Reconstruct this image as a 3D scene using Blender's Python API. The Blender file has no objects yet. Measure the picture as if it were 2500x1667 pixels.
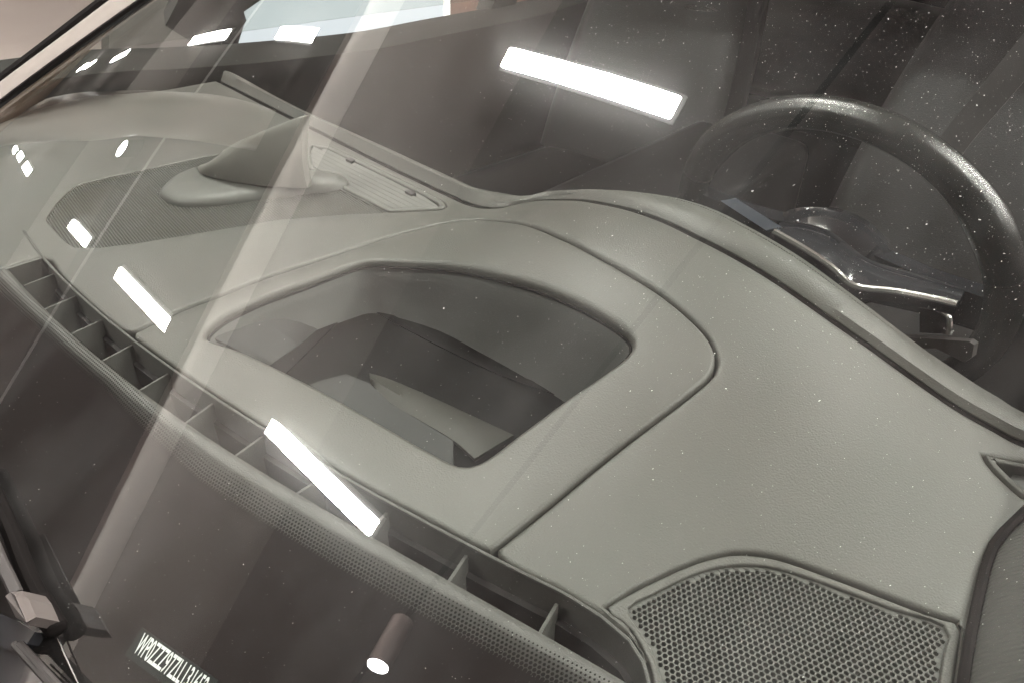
import bpy, bmesh, math, random
import numpy as np
from mathutils import Vector, Matrix
from mathutils.geometry import delaunay_2d_cdt
random.seed(4); rng = np.random.default_rng(4)
SC = bpy.context.scene
COL = SC.collection
R_ = math.radians

# ------------------------------------------------------------------ camera, world, exposure
PITCH, HEAD, CAMH, FPX = 36.8, 45.0, 0.33, 1805.0      # metres above the dashboard top, focal length in photo pixels
cd = bpy.data.cameras.new('camera'); cam = bpy.data.objects.new('camera', cd); COL.objects.link(cam)
cam.location = (0, 0, CAMH); cam.rotation_euler = (R_(90-PITCH), 0, R_(HEAD))
cd.sensor_width = 36; cd.lens = FPX/2500*36; cd.clip_start = .01; cd.clip_end = 200
SC.camera = cam
SC.render.resolution_x, SC.render.resolution_y = 1024, 682
wd = bpy.data.worlds.new('World'); SC.world = wd; wd.use_nodes = True
bg = wd.node_tree.nodes['Background']; bg.inputs[0].default_value = (1, .95, .92, 1); bg.inputs[1].default_value = .12
SC.view_settings.view_transform = 'Standard'; SC.view_settings.look = 'None'
SC.view_settings.exposure = 1.0; SC.view_settings.gamma = 1
SC.cycles.max_bounces = 10; SC.cycles.transparent_max_bounces = 24
SC.cycles.caustics_reflective = False; SC.cycles.caustics_refractive = False
SC.cycles.sample_clamp_indirect = 4

LAMP = 430.0          # radiance of the ceiling lamps
ZC = 2.2              # ceiling height above the dashboard top
ZF = -1.05            # floor

# ------------------------------------------------------------------ the car's two big surfaces as functions
KX, XC, Y0, TG, Z0 = .2183, -.77, .0836, .53, .022
def yv(x): return Y0 + KX*(x-XC)**2                    # the windscreen base / defroster line in plan
def glz(x, y): return Z0 + TG*(y-yv(x)) - .35*max(0, -.58-x)**3      # windscreen height
_hx = [-.60,-.55,-.50,-.43,-.37,-.31,-.27,-.23,-.175,-.12,-.08,-.045,-.01,.03,.10]
_hz = [0,0,.003,.024,.048,.064,.0695,.068,.058,.042,.031,.023,.019,.015,.008]
_fx = np.arange(-1.6, .4, .005); _fz = np.interp(_fx, _hx, _hz)
_k = np.exp(-np.linspace(-2, 2, 13)**2); _k /= _k.sum(); _fz = np.convolve(_fz, _k, 'same')
def sm(t): t = min(1, max(0, t)); return t*t*(3-2*t)
def dz(x, y):                                           # dashboard top height, with the hump over the instruments
    g = sm((y-.17)/.27)
    z = float(np.interp(x, _fx, _fz))*g
    z -= .012*sm((-.9-x)/.4)
    return z

# ------------------------------------------------------------------ sight lines (photo reference frame 2352 x 1568)
K = 2500/2352
_p, _a = R_(PITCH), R_(HEAD)
F_ = np.array([-math.sin(_a)*math.cos(_p), math.cos(_a)*math.cos(_p), -math.sin(_p)])
RT = np.array([math.cos(_a), math.sin(_a), 0]); UP = np.cross(RT, F_); O_ = np.array([0, 0, CAMH])
def ray(x, y):
    d = F_*FPX + RT*(x*K-1250) - UP*(y*K-833.5); return d/np.linalg.norm(d)
def on(px, ax, v):                                      # on the plane axis=v
    d = ray(*px); return O_ + d*((v-O_[ax])/d[ax])
def march(px, f, t0=.05, t1=4.):
    d = ray(*px); a = t0
    for t in np.arange(t0, t1, .01):
        p = O_+d*t
        if p[2] < f(p[0], p[1]):
            b = t
            for _ in range(30):
                m = (a+b)/2; p = O_+d*m
                if p[2] < f(p[0], p[1]): b = m
                else: a = m
            return O_+d*a
        a = t
    return None
def od(px, off=0): return march(px, lambda x, y: dz(x, y)+off)
def og(px): return march(px, glz)
def gnorm(p):
    e = 1e-4; n = np.array([-(glz(p[0]+e, p[1])-glz(p[0]-e, p[1]))/2/e, -TG, 1.]); return n/np.linalg.norm(n)
def rf(px, z):                                          # what stands mirrored in the windscreen there, at height z
    p = og(px); d = ray(*px); n = gnorm(p); r = d-2*(d@n)*n
    return p+r*((z-p[2])/r[2])

# ------------------------------------------------------------------ materials
def mat(name, col=(.5,.5,.5), rough=.5, metal=0, spec=.5, coat=0, emit=None, es=1, nscale=None, namt=.1, bump=0, bscale=400, coat_r=.03):
    m = bpy.data.materials.new(name); m.use_nodes = True; nt = m.node_tree; b = nt.nodes['Principled BSDF']
    b.inputs['Base Color'].default_value = (*col, 1); b.inputs['Roughness'].default_value = rough
    b.inputs['Metallic'].default_value = metal; b.inputs['Specular IOR Level'].default_value = spec
    b.inputs['Coat Weight'].default_value = coat; b.inputs['Coat Roughness'].default_value = coat_r
    if emit: b.inputs['Emission Color'].default_value = (*emit, 1); b.inputs['Emission Strength'].default_value = es
    tc = nt.nodes.new('ShaderNodeTexCoord')
    if nscale:
        n = nt.nodes.new('ShaderNodeTexNoise'); n.inputs['Scale'].default_value = nscale; n.inputs['Detail'].default_value = 4
        r = nt.nodes.new('ShaderNodeValToRGB')
        r.color_ramp.elements[0].position = .3; r.color_ramp.elements[1].position = .7
        r.color_ramp.elements[0].color = (*[c*(1-namt) for c in col], 1); r.color_ramp.elements[1].color = (*[c*(1+namt) for c in col], 1)
        nt.links.new(tc.outputs['Object'], n.inputs[0]); nt.links.new(n.outputs[0], r.inputs[0]); nt.links.new(r.outputs[0], b.inputs['Base Color'])
    if bump:
        n2 = nt.nodes.new('ShaderNodeTexNoise'); n2.inputs['Scale'].default_value = bscale; n2.inputs['Detail'].default_value = 3
        bp = nt.nodes.new('ShaderNodeBump'); bp.inputs['Strength'].default_value = bump; bp.inputs['Distance'].default_value = .001
        nt.links.new(tc.outputs['Object'], n2.inputs[0]); nt.links.new(n2.outputs[0], bp.inputs['Height']); nt.links.new(bp.outputs[0], b.inputs['Normal'])
    return m
M = {}
def dash_material():
    m = mat('soft_dash_grain', (.15,.147,.128), .46, spec=.2, bump=.35, bscale=900)
    nt = m.node_tree; b = nt.nodes['Principled BSDF']; tc = nt.nodes['Texture Coordinate']
    n = nt.nodes.new('ShaderNodeTexNoise'); n.inputs['Scale'].default_value = 5; n.inputs['Detail'].default_value = 3
    r = nt.nodes.new('ShaderNodeValToRGB'); e = r.color_ramp.elements
    e[0].position = .35; e[0].color = (.0278,.0260,.0234, 1); e[1].position = .65; e[1].color = (.0250,.0253,.0222, 1)
    # dust that settled unevenly on the soft top
    n3 = nt.nodes.new('ShaderNodeTexNoise'); n3.inputs['Scale'].default_value = 9; n3.inputs['Detail'].default_value = 6; n3.inputs['Roughness'].default_value = .6
    r3 = nt.nodes.new('ShaderNodeValToRGB'); r3.color_ramp.elements[0].position = .45; r3.color_ramp.elements[1].position = .8
    r3.color_ramp.elements[0].color = (0,0,0,1); r3.color_ramp.elements[1].color = (.35,.35,.35,1)
    mx = nt.nodes.new('ShaderNodeMix'); mx.data_type = 'RGBA'; mx.inputs[7].default_value = (.036,.033,.0285, 1)
    nt.links.new(tc.outputs['Object'], n.inputs[0]); nt.links.new(n.outputs[0], r.inputs[0])
    nt.links.new(tc.outputs['Object'], n3.inputs[0]); nt.links.new(n3.outputs[0], r3.inputs[0])
    nt.links.new(r3.outputs[0], mx.inputs[0]); nt.links.new(r.outputs[0], mx.inputs[6]); nt.links.new(mx.outputs[2], b.inputs['Base Color'])
    return m
M['dash'] = dash_material()
M['vent'] = mat('vent_plastic', (.023,.0225,.0205), .55, spec=.25, bump=.3, bscale=1200)
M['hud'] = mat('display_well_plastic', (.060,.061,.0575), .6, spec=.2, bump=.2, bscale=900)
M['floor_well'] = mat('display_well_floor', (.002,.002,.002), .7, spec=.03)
M['flank'] = mat('display_well_flank_shaded', (.011,.0112,.0106), .6, spec=.15)  # well plastic darkened; shade on the left flank is in the colour
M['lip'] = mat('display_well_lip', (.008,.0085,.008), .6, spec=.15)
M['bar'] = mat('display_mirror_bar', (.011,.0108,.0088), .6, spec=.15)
M['grille'] = mat('grille_plastic', (.025,.025,.022), .55, spec=.25, nscale=60, namt=.1)
M['dark'] = mat('dark_plastic', (.010,.009,.009), .7, spec=.15)
M['black_gloss'] = mat('gloss_black', (.008,.008,.009), .12, coat=.5)
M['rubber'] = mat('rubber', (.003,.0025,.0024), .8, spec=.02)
M['leather'] = mat('black_leather', (.005,.0046,.0045), .5, spec=.25, bump=.5, bscale=500)
M['wheel'] = mat('wheel_leather', (.006,.006,.0055), .26, spec=.35, bump=.3, bscale=900)
M['chrome'] = mat('satin_chrome', (.75,.74,.72), .18, metal=1)
M['silver'] = mat('silver_paint', (.085,.074,.068), .6, spec=.05)
M['wiper'] = mat('wiper_metal', (.014,.012,.0115), .6, spec=.12)
M['cap'] = mat('wiper_cap', (.035,.029,.027), .4, spec=.4)
M['frit'] = mat('black_ceramic_print', (.006,.005,.005), .9, spec=.0)
M['ink'] = mat('white_print', (.26,.27,.265), .7, spec=.1)
M['plate'] = mat('number_plate_grey', (.005,.006,.0057), .9, spec=.1)
M['dust'] = mat('dust', (.30,.30,.285), .9, spec=.1)
M['fabric'] = mat('pillar_cloth', (.017,.017,.015), .9, spec=.2)
M['carpet'] = mat('cabin_carpet', (.003,.003,.003), .95, spec=.05)
M['head'] = mat('headlining', (.012,.0115,.0105), .95, spec=.15)
M['ceil'] = mat('ceiling_board', (.130,.119,.116), .8, nscale=.8, namt=.12)
M['beam'] = mat('white_beam_paint', (.78,.74,.71), .3, spec=.5)
M['duct'] = mat('duct_paint', (.40,.365,.325), .3)
M['cove'] = mat('cove_fade_tone', (.23,.213,.203), .7)  # tone between beam and ceiling; the light's fade is put into the colour
M['belt'] = mat('belt_webbing', (.018,.017,.016), .6)
M['soffit_shade'] = mat('beam_shade', (.13,.12,.115), .7)
M['floor'] = mat('polished_screed', (.46,.372,.355), .5, nscale=1.5, namt=.06)
M['wall'] = mat('tan_wall', (.45,.33,.24), .8, nscale=.7, namt=.1)
M['partition'] = mat('grey_partition', (.05,.046,.043), .7, nscale=2)
M['brick'] = mat('brick', (.07,.036,.024), .8, nscale=6, namt=.2)
M['lamp'] = mat('lamp_diffuser', (.9,.9,.9), .4, emit=(1,.98,.92), es=LAMP)
M['lamp_far'] = mat('lamp_diffuser_dim', (.9,.9,.9), .4, emit=(1,.98,.92), es=LAMP*.2)
M['strip'] = mat('added_strip', (.9,.9,.9), .4, emit=(1,.93,.86), es=105)
M['spotlens'] = mat('spot_lens', (.9,.9,.9), .4, emit=(1,1,1), es=60)
M['daylight'] = mat('daylit_opening', (.03,.03,.03), .5, emit=(.84,.93,1), es=.42)
M['tweeter'] = mat('tweeter_plastic_lit', (.055,.053,.047), .5, spec=.25)  # lightened grille plastic; light on the front is put into the colour
M['spotbody'] = mat('spotlight_body', (.62,.52,.5), .33, metal=1)
M['white'] = mat('white_frame', (.8,.8,.8), .5)
def cloth_lines(m):
    nt = m.node_tree; b = nt.nodes['Principled BSDF']; tc = nt.nodes['Texture Coordinate']
    mp = nt.nodes.new('ShaderNodeMapping'); mp.inputs['Rotation'].default_value = (0, .3, .9)
    w = nt.nodes.new('ShaderNodeTexWave'); w.inputs['Scale'].default_value = 130; w.inputs['Distortion'].default_value = 2.5; w.inputs['Detail'].default_value = 2
    bp = nt.nodes.new('ShaderNodeBump'); bp.inputs['Strength'].default_value = .5; bp.inputs['Distance'].default_value = .0012
    nt.links.new(tc.outputs['Object'], mp.inputs[0]); nt.links.new(mp.outputs[0], w.inputs[0]); nt.links.new(w.outputs[0], bp.inputs['Height']); nt.links.new(bp.outputs[0], b.inputs['Normal'])
cloth_lines(M['fabric'])
def glass_material(name, dirt):
    m = bpy.data.materials.new(name); m.use_nodes = True; nt = m.node_tree; nt.nodes.clear()
    N = nt.nodes.new; L = nt.links.new
    out = N('ShaderNodeOutputMaterial'); tr = N('ShaderNodeBsdfTransparent'); tr.inputs[0].default_value = (.93,.95,.93, 1)
    gl = N('ShaderNodeBsdfGlossy'); gl.inputs['Roughness'].default_value = 0; gl.inputs[0].default_value = (1,1,.995,1)
    fr = N('ShaderNodeFresnel')
    ge = N('ShaderNodeNewGeometry'); io = N('ShaderNodeMapRange')              # a thin sheet reflects alike from both sides
    io.inputs['To Min'].default_value = 1.62; io.inputs['To Max'].default_value = 1/1.62
    L(ge.outputs['Backfacing'], io.inputs['Value']); L(io.outputs[0], fr.inputs[0])
    a = N('ShaderNodeMixShader'); L(fr.outputs[0], a.inputs[0]); L(tr.outputs[0], a.inputs[1]); L(gl.outputs[0], a.inputs[2])
    if dirt:
        tc = N('ShaderNodeTexCoord')
        # a faint film of road dust: wiped streaks and blotches
        mp = N('ShaderNodeMapping'); mp.inputs['Scale'].default_value = (5, 1.6, 3); mp.inputs['Rotation'].default_value = (0, 0, .5)
        n = N('ShaderNodeTexNoise'); n.inputs['Scale'].default_value = 2.2; n.inputs['Detail'].default_value = 7; n.inputs['Roughness'].default_value = .62
        r = N('ShaderNodeMapRange'); r.inputs['From Min'].default_value = .42; r.inputs['From Max'].default_value = .78; r.inputs['To Min'].default_value = 0.0008; r.inputs['To Max'].default_value = .014
        L(tc.outputs['Object'], mp.inputs[0]); L(mp.outputs[0], n.inputs[0]); L(n.outputs[0], r.inputs[0])
        df = N('ShaderNodeBsdfDiffuse'); df.inputs[0].default_value = (.78,.77,.76,1)
        b2 = N('ShaderNodeMixShader'); L(r.outputs[0], b2.inputs[0]); L(a.outputs[0], b2.inputs[1]); L(df.outputs[0], b2.inputs[2])
        g2 = N('ShaderNodeBsdfGlossy'); g2.inputs['Roughness'].default_value = .13
        c = N('ShaderNodeMixShader'); c.inputs[0].default_value = .0011; L(b2.outputs[0], c.inputs[1]); L(g2.outputs[0], c.inputs[2])
        L(c.outputs[0], out.inputs[0])
    else: L(a.outputs[0], out.inputs[0])
    return m
M['glass'] = glass_material('windscreen_glass', True)
M['pane'] = glass_material('side_glass', False)

# ------------------------------------------------------------------ mesh helpers
def link(name, bm, m, parent=None, smooth=True, **props):
    me = bpy.data.meshes.new(name)
    if isinstance(bm, tuple): me.from_pydata([tuple(map(float, v)) for v in bm[0]], [], bm[1])
    else: bm.to_mesh(me); bm.free()
    me.materials.append(m)
    o = bpy.data.objects.new(name, me); COL.objects.link(o)
    if smooth:
        me.polygons.foreach_set('use_smooth', [True]*len(me.polygons))
        me.set_sharp_from_angle(angle=R_(38))
    par(o, parent)
    for k, v in props.items(): o[k] = v
    return o
def par(o, parent):
    if parent is None: return
    o.parent = parent
    o.matrix_parent_inverse = Matrix.Translation(-parent.location) if parent.parent is None else Matrix.Identity(4)   # parts are built in place
def thing(name, label, cat, loc, group=None):
    o = bpy.data.objects.new(name, None); o.empty_display_size = .1; COL.objects.link(o); o.location = loc
    o['label'] = label; o['category'] = cat
    if group: o['group'] = group
    return o
def cr(pts, n=8, closed=False):                         # Catmull-Rom through points
    P = [np.array(p, float) for p in pts]; out = []; N = len(P)
    for i in range(N if closed else N-1):
        p1, p2 = P[i], P[(i+1) % N]
        p0 = P[(i-1) % N] if closed or i > 0 else 2*p1-p2
        p3 = P[(i+2) % N] if closed or i+2 < N else 2*p2-p1
        for t in np.linspace(0, 1, n, endpoint=False):
            out.append(.5*((2*p1)+(-p0+p2)*t+(2*p0-5*p1+4*p2-p3)*t*t+(-p0+3*p1-3*p2+p3)*t**3))
    if not closed: out.append(P[-1])
    return out
def resample(pts, step, closed=True):
    P = np.array(pts); Q = np.vstack([P, P[:1]]) if closed else P
    s = np.concatenate([[0], np.cumsum(np.linalg.norm(np.diff(Q, axis=0), axis=1))])
    n = max(3, int(round(s[-1]/step))); t = np.linspace(0, s[-1], n, endpoint=not closed)
    return np.stack([np.interp(t, s, Q[:, i]) for i in range(P.shape[1])], 1)
def inside(pts, poly):
    pts = np.asarray(pts); x, y = pts[:, 0], pts[:, 1]; c = np.zeros(len(pts), bool); n = len(poly); j = n-1
    for i in range(n):
        xi, yi = poly[i][:2]; xj, yj = poly[j][:2]
        if yi != yj:
            c ^= ((yi > y) != (yj > y)) & (x < (xj-xi)*(y-yi)/(yj-yi)+xi)
        j = i
    return c
def area2(p): p = np.asarray(p); x, y = p[:, 0], p[:, 1]; return np.sum(x*np.roll(y, -1)-np.roll(x, -1)*y)/2
def offset(poly, d):                                    # positive = towards the inside
    P = np.asarray(poly)[:, :2]; 
    if area2(P) < 0: P = P[::-1]
    t = np.roll(P, -1, 0)-np.roll(P, 1, 0); t /= np.linalg.norm(t, axis=1)[:, None]+1e-12
    return P+np.stack([-t[:, 1], t[:, 0]], 1)*d
def panel(outer, holes=(), hf=dz, r=.004, hr=None, skirt=.015, step=.006, grid=.014, hskirt=None):
    """A moulded sheet over height function hf: rounded edges of radius r, skirts turned down all round."""
    loops = [(resample(outer, step), r, skirt, 1)]
    for i, h in enumerate(holes):
        loops.append((resample(h, step), (hr[i] if hr else r), (hskirt[i] if hskirt else skirt), -1))
    V = []; E = []; D = []; edge_loops = []
    for P, rr, sk, sg in loops:
        P = P[:, :2]
        if area2(P) < 0: P = P[::-1]
        for fr_ in (0, .12, .35, .65, 1.0):
            Q = offset(P, sg*fr_*rr); i0 = len(V)
            ok = True
            V += [tuple(q) for q in Q]; n = len(Q)
            D += [rr-math.sqrt(max(0, rr*rr-(rr*(1-fr_))**2))]*n
            E += [(i0+k, i0+(k+1) % n) for k in range(n)]
            if fr_ == 0: edge_loops.append((Q, rr, sk, sg))
    op = edge_loops[0][0]; lo, hi = op.min(0), op.max(0)
    gx, gy = np.meshgrid(np.arange(lo[0], hi[0], grid), np.arange(lo[1], hi[1], grid)); G = np.stack([gx.ravel(), gy.ravel()], 1)
    keep = inside(G, offset(op, r+.003))
    for Q, rr, sk, sg in edge_loops[1:]: keep &= ~inside(G, offset(Q, -rr-.003))
    G = G[keep]; V += [tuple(g) for g in G]; D += [0]*len(G)
    res = delaunay_2d_cdt([Vector(v) for v in V], E, [], 0, 1e-7)
    ov = np.array([tuple(v) for v in res[0]]); orig = res[3]
    dd = np.array([D[o[0]] if len(o) else 0 for o in orig])
    tri = np.array([f for f in res[2] if len(f) == 3]); cen = ov[tri].mean(1)
    k = inside(cen, op)
    for Q, rr, sk, sg in edge_loops[1:]: k &= ~inside(cen, Q)
    tri = tri[k]
    verts = [(x, y, hf(x, y)-d) for (x, y), d in zip(ov, dd)]; faces = []
    for a, b, c in tri:
        u, v = ov[b]-ov[a], ov[c]-ov[a]
        faces.append((a, b, c) if u[0]*v[1]-u[1]*v[0] > 0 else (a, c, b))
    for Q, rr, sk, sg in edge_loops:
        i0 = len(verts); n = len(Q)
        for q in Q: verts.append((q[0], q[1], hf(q[0], q[1])-rr))
        for q in Q: verts.append((q[0], q[1], hf(q[0], q[1])-rr-sk))
        for a in range(n):
            b = (a+1) % n
            faces.append((i0+a, i0+n+a, i0+n+b, i0+b) if sg > 0 else (i0+a, i0+b, i0+n+b, i0+n+a))
    return verts, [tuple(int(i) for i in f) for f in faces]
def weld(data):
    bm = bmesh.new(); vs = [bm.verts.new(v) for v in data[0]]
    for f in data[1]:
        try: bm.faces.new([vs[i] for i in f])
        except ValueError: pass
    bmesh.ops.remove_doubles(bm, verts=bm.verts, dist=2e-5)
    loose = [v for v in bm.verts if not v.link_faces]; bmesh.ops.delete(bm, geom=loose, context='VERTS')
    return bm
def loft(rows, closed=False, cap=False):                # rows of equal length -> quads
    n = len(rows[0]); V = [tuple(p) for r_ in rows for p in r_]; Fc = []
    for i in range(len(rows)-1):
        for j in range(n if closed else n-1):
            k = (j+1) % n; Fc.append((i*n+j, i*n+k, (i+1)*n+k, (i+1)*n+j))
    if cap: Fc.append(tuple(range(n))[::-1]); Fc.append(tuple((len(rows)-1)*n+j for j in range(n)))
    return V, Fc
def tube(path, rad, n=10, cap=True, flat=1.0):
    P = [np.array(p, float) for p in path]; rows = []
    rad = rad if hasattr(rad, '__len__') else [rad]*len(P); up = np.array([0, 0, 1.])
    for i, p in enumerate(P):
        t = P[min(i+1, len(P)-1)]-P[max(i-1, 0)]; t /= np.linalg.norm(t)
        u = np.cross(t, up)
        if np.linalg.norm(u) < 1e-3: u = np.cross(t, np.array([0, 1., 0]))
        u /= np.linalg.norm(u); v = np.cross(u, t)
        rows.append([p+rad[i]*(math.cos(a)*u+flat*math.sin(a)*v) for a in np.linspace(0, 2*math.pi, n, endpoint=False)])
    return loft(rows, True, cap)
def thick(rows, d):                                     # a sheet given its own thickness along d
    d = np.array(d); n = len(rows[0]); m = len(rows)
    top = [[np.array(p) for p in r_] for r_ in rows]; V = [p for r_ in top for p in r_]+[p+d for r_ in top for p in r_]
    Fc = []; o = m*n
    for i in range(m-1):
        for j in range(n-1):
            q = (i*n+j, i*n+j+1, (i+1)*n+j+1, (i+1)*n+j); Fc += [q, tuple(a+o for a in q[::-1])]
    rim = [i for i in range(n)]+[i*n+n-1 for i in range(1, m)]+[(m-1)*n+j for j in range(n-2, -1, -1)]+[i*n for i in range(m-2, 0, -1)]
    for a, b in zip(rim, rim[1:]+rim[:1]): Fc.append((b, a, a+o, b+o))
    return V, Fc
def prism(poly, d):                                     # a 3-D outline extruded by the vector d
    P = [np.array(p, float) for p in poly]; n = len(P); d = np.array(d)
    return P+[p+d for p in P], [tuple(range(n)), tuple(range(2*n-1, n-1, -1))]+[(a, a+n, (a+1) % n+n, (a+1) % n) for a in range(n)]
def box(lo, hi, bev=0, seg=2):
    bm = bmesh.new(); bmesh.ops.create_cube(bm, size=1)
    lo, hi = np.array(lo, float), np.array(hi, float)
    for v in bm.verts: v.co = Vector(lo+(np.array(v.co)+.5)*(hi-lo))
    if bev: bmesh.ops.bevel(bm, geom=bm.edges[:], offset=bev, segments=seg, profile=.5, affect='EDGES')
    return bm
def fix(bm): bmesh.ops.recalc_face_normals(bm, faces=bm.faces); return bm
def mesh(data): return fix(weld(data))

# ================================================================== the showroom
floor = link('floor', box((-18, -12, ZF-.1), (10, 14, ZF)), M['floor'], smooth=False, kind='structure')
ceiling = link('ceiling', box((-18, -12, ZC+.03), (10, 14, ZC+.13)), M['ceil'], smooth=False, kind='structure')
def wall(lo, hi, m='wall'): return link('wall', box(lo, hi), M[m], smooth=False, kind='structure')
wall((-16.3, -12, ZF), (-16, 14, ZC+.03))
# beams run across under the ceiling
def beam(x0, x1, z, m, label):
    prof = [(x0, ZC+.03), (x0, z), (x1, z)]
    cov_ = [(x1+.002+t, ZC+.026-.30*math.exp(-t/.15)) for t in (0,.02,.04,.07,.1,.14,.19,.25,.32,.4,.5,.6)]+[(x1+.62, ZC+.03)]
    prof += [(x1, cov_[0][1]), (x1-.01, ZC+.03)]
    o = link('ceiling_beam', mesh(loft([[(x, y, zz) for x, zz in prof] for y in (-11.9, 13.9)], True, True)), M[m])
    link('cove', mesh(loft([[(x, y, zz) for x, zz in cov_] for y in (-11.9, 13.9)])), M['cove'], o)  # added curve in a mid tone, softening the light's fade to the ceiling
    link('soffit_shade', box((x0+.004, -11.88, z-.012), (x1-.004, 13.88, z-.002)), M['soffit_shade'], o, smooth=False)  # dark sheet stands in for the shade under the beam
    o['label'] = label; o['category'] = 'beam'; return o
ZB = 1.7
xb = float(np.mean([rf(p, ZB)[0] for p in [(775,140),(690,290),(590,500),(480,690),(400,820)]]))
xd = float(np.mean([rf(p, ZB)[0] for p in [(620,290),(520,500),(330,850)]]))
nb = beam(xd, xb, ZB, 'beam', 'white ceiling beam mirrored as the bright band right of the dark diagonal edge')
# added light strip on a made-up ledge brightens the beam face from below
link('ledge', box((xb+.001, -7, ZB-.0005), (xb+.036, 4, ZB+.003)), M['beam'], nb, smooth=False)  # added to carry and hide the strip
link('strip_screen', box((xb+.033, -7, ZB+.003), (xb+.036, 4, ZB+.015)), M['beam'], nb, smooth=False)
link('added_strip', box((xb+.012, -7, ZB+.0035), (xb+.026, 4, ZB+.0075)), M['strip'], nb, smooth=False)
ZB2 = 2.0
beam(rf((0,495), ZB2)[0], rf((150,425), ZB2)[0], ZB2, 'beam', 'far pale ceiling beam mirrored as a lilac band at the left edge')
# rows of linear lamps
lamp_me = None
def lamp(name, x, y, label, rz, ln=.86, w=.082):
    global lamp_me
    t = thing(name, label, 'ceiling light', (x, y, ZC), 'linear ceiling lights')
    t.rotation_euler = (0, 0, rz)
    if lamp_me is None:
        a = link('housing', box((-ln/2-.012, -w/2-.012, .005), (ln/2+.012, w/2+.012, .028)), M['white'], smooth=False)
        b = link('diffuser', box((-ln/2, -w/2, -.020), (ln/2, w/2, .006), .006, 1), M['lamp'], smooth=False)
        a.parent = t; b.parent = t; lamp_me = (a, b)
    else:
        for q in lamp_me:
            c = q.copy(); COL.objects.link(c); c.parent = t
            if x < -3 and q.name.startswith('diffuser'): c.material_slots[0].link = 'OBJECT'; c.material_slots[0].material = M['lamp_far']   # same fixture, turned down to darken the left of the dashboard
rowA = [((727,1088), 'longest near lamp mirrored over the defroster vent'), ((323,687), 'lamp mirrored on the dash left of the bright band'),
        ((165,519), 'lamp mirrored over the ribbed centre grille'), ((60,388), 'third smallest of the lamps mirrored at the left edge'),
        ((45,360), 'second smallest of the lamps mirrored at the left edge'), ((33,345), 'smallest of the lamps mirrored at the left edge')]
rowB = [((1340,180), 'biggest lamp mirrored in the middle of the dark cabin'), ((725,82), 'lamp mirrored below the bright side window'),
        ((470,88), 'lamp mirrored left of the bright side window'), ((345,108), 'small lamp next left of the one by the side window'),
        ((275,130), 'small lamp mirrored further along the upper row'), ((205,150), 'tiny lamp mirrored near the far screen edge'), ((188,156), 'tiniest lamp of the upper row by the far screen edge')]
for row in (rowA, rowB):
    for px, lab in row:
        p = rf(px, ZC-.018); lamp('ceiling_light', p[0], p[1], 'white linear ceiling '+lab, R_(-2) if row is rowA else R_(3))
# unseen lamps added right of and behind the camera's view to light the dashboard
for x in (1.6, 3.1):
    for y in (.7, 2.2, 3.7): lamp('ceiling_light', x, y, 'white linear ceiling lamp added out of view to light the dashboard', 0)
for x in (.2,):
    for y in (2.6, 3.9): lamp('ceiling_light', x, y, 'white linear ceiling lamp added out of view to light the dashboard', 0)
# the conical air duct
pairs = [((60,250),(0,352)), ((100,230),(10,340)), ((250,212),(130,318)), ((400,215),(300,305)), ((560,235),(450,315)), ((690,272),(610,336))]
pth, rad = [], []
for a, b in pairs:
    A, B = rf(a, 1.9), rf(b, 1.9); pth.append((A+B)/2); rad.append(abs(A[1]-B[1])/2)
pth[-1][0] = xd-.01
duct = link('ventilation_duct', mesh(tube(cr(pth, 6), list(np.interp(np.linspace(0, 5, 31), range(6), rad)), 32)), M['duct'])
duct['label'] = 'white air duct mirrored as a pale arch above the centre grille'; duct['category'] = 'duct'
# lighting track with hanging spotlights
t1, t2 = rf((2050,0), 2.12), rf((930,1420), 2.12)
dr = (t2-t1)/np.linalg.norm(t2-t1)
tr = link('lighting_track', mesh(tube([t1-dr*2.5, t2+dr*1.2], .013, 8)), M['dark'])
tr['label'] = 'thin black lighting track mirrored as a diagonal line over the steering wheel'; tr['category'] = 'track'
pr = [rf(q, 2.15) for q in [(330,390),(240,530),(140,690)]]
tr2 = link('lighting_track', mesh(tube([pr[0]+(pr[0]-pr[2])*2, pr[2]+(pr[2]-pr[0])*1], .012, 8)), M['white'])
tr2['label'] = 'thin white lighting track mirrored over the ribbed centre grille'; tr2['category'] = 'track'
def spotlight(a, b, r, label, m='black_gloss'):
    a, b = np.array(a), np.array(b); d = (b-a)/np.linalg.norm(b-a)
    t = thing('spotlight', label, 'spotlight', tuple(a), 'track spotlights')
    bd = link('body', mesh(tube([a, a+.002*d, b], [r*.9, r, r], 24)), M[m], t)
    link('lens', mesh(tube([b-d*.004, b+d*.003], r*.9, 24)), M['spotlens'], t)
    return t
a, b = rf((925,1425), 2.1), rf((868,1528), 1.93)
spotlight(a, b, .052, 'black cylinder spotlight with lit white lens mirrored near the bottom', 'spotbody')
for px, lab in (((190,312), 'round spotlight mirrored just under the pale arch'), ((280,342), 'oval spotlight mirrored above the ribbed grille')):
    b = rf(px, 2.0); spotlight(b+np.array([0, 0, .16]), b, .07, lab)

# ================================================================== the car
car = thing('car', 'dark car seen close through its dusty windscreen, dashboard and steering wheel inside', 'car', (-.7, 1.0, ZF))
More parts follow.
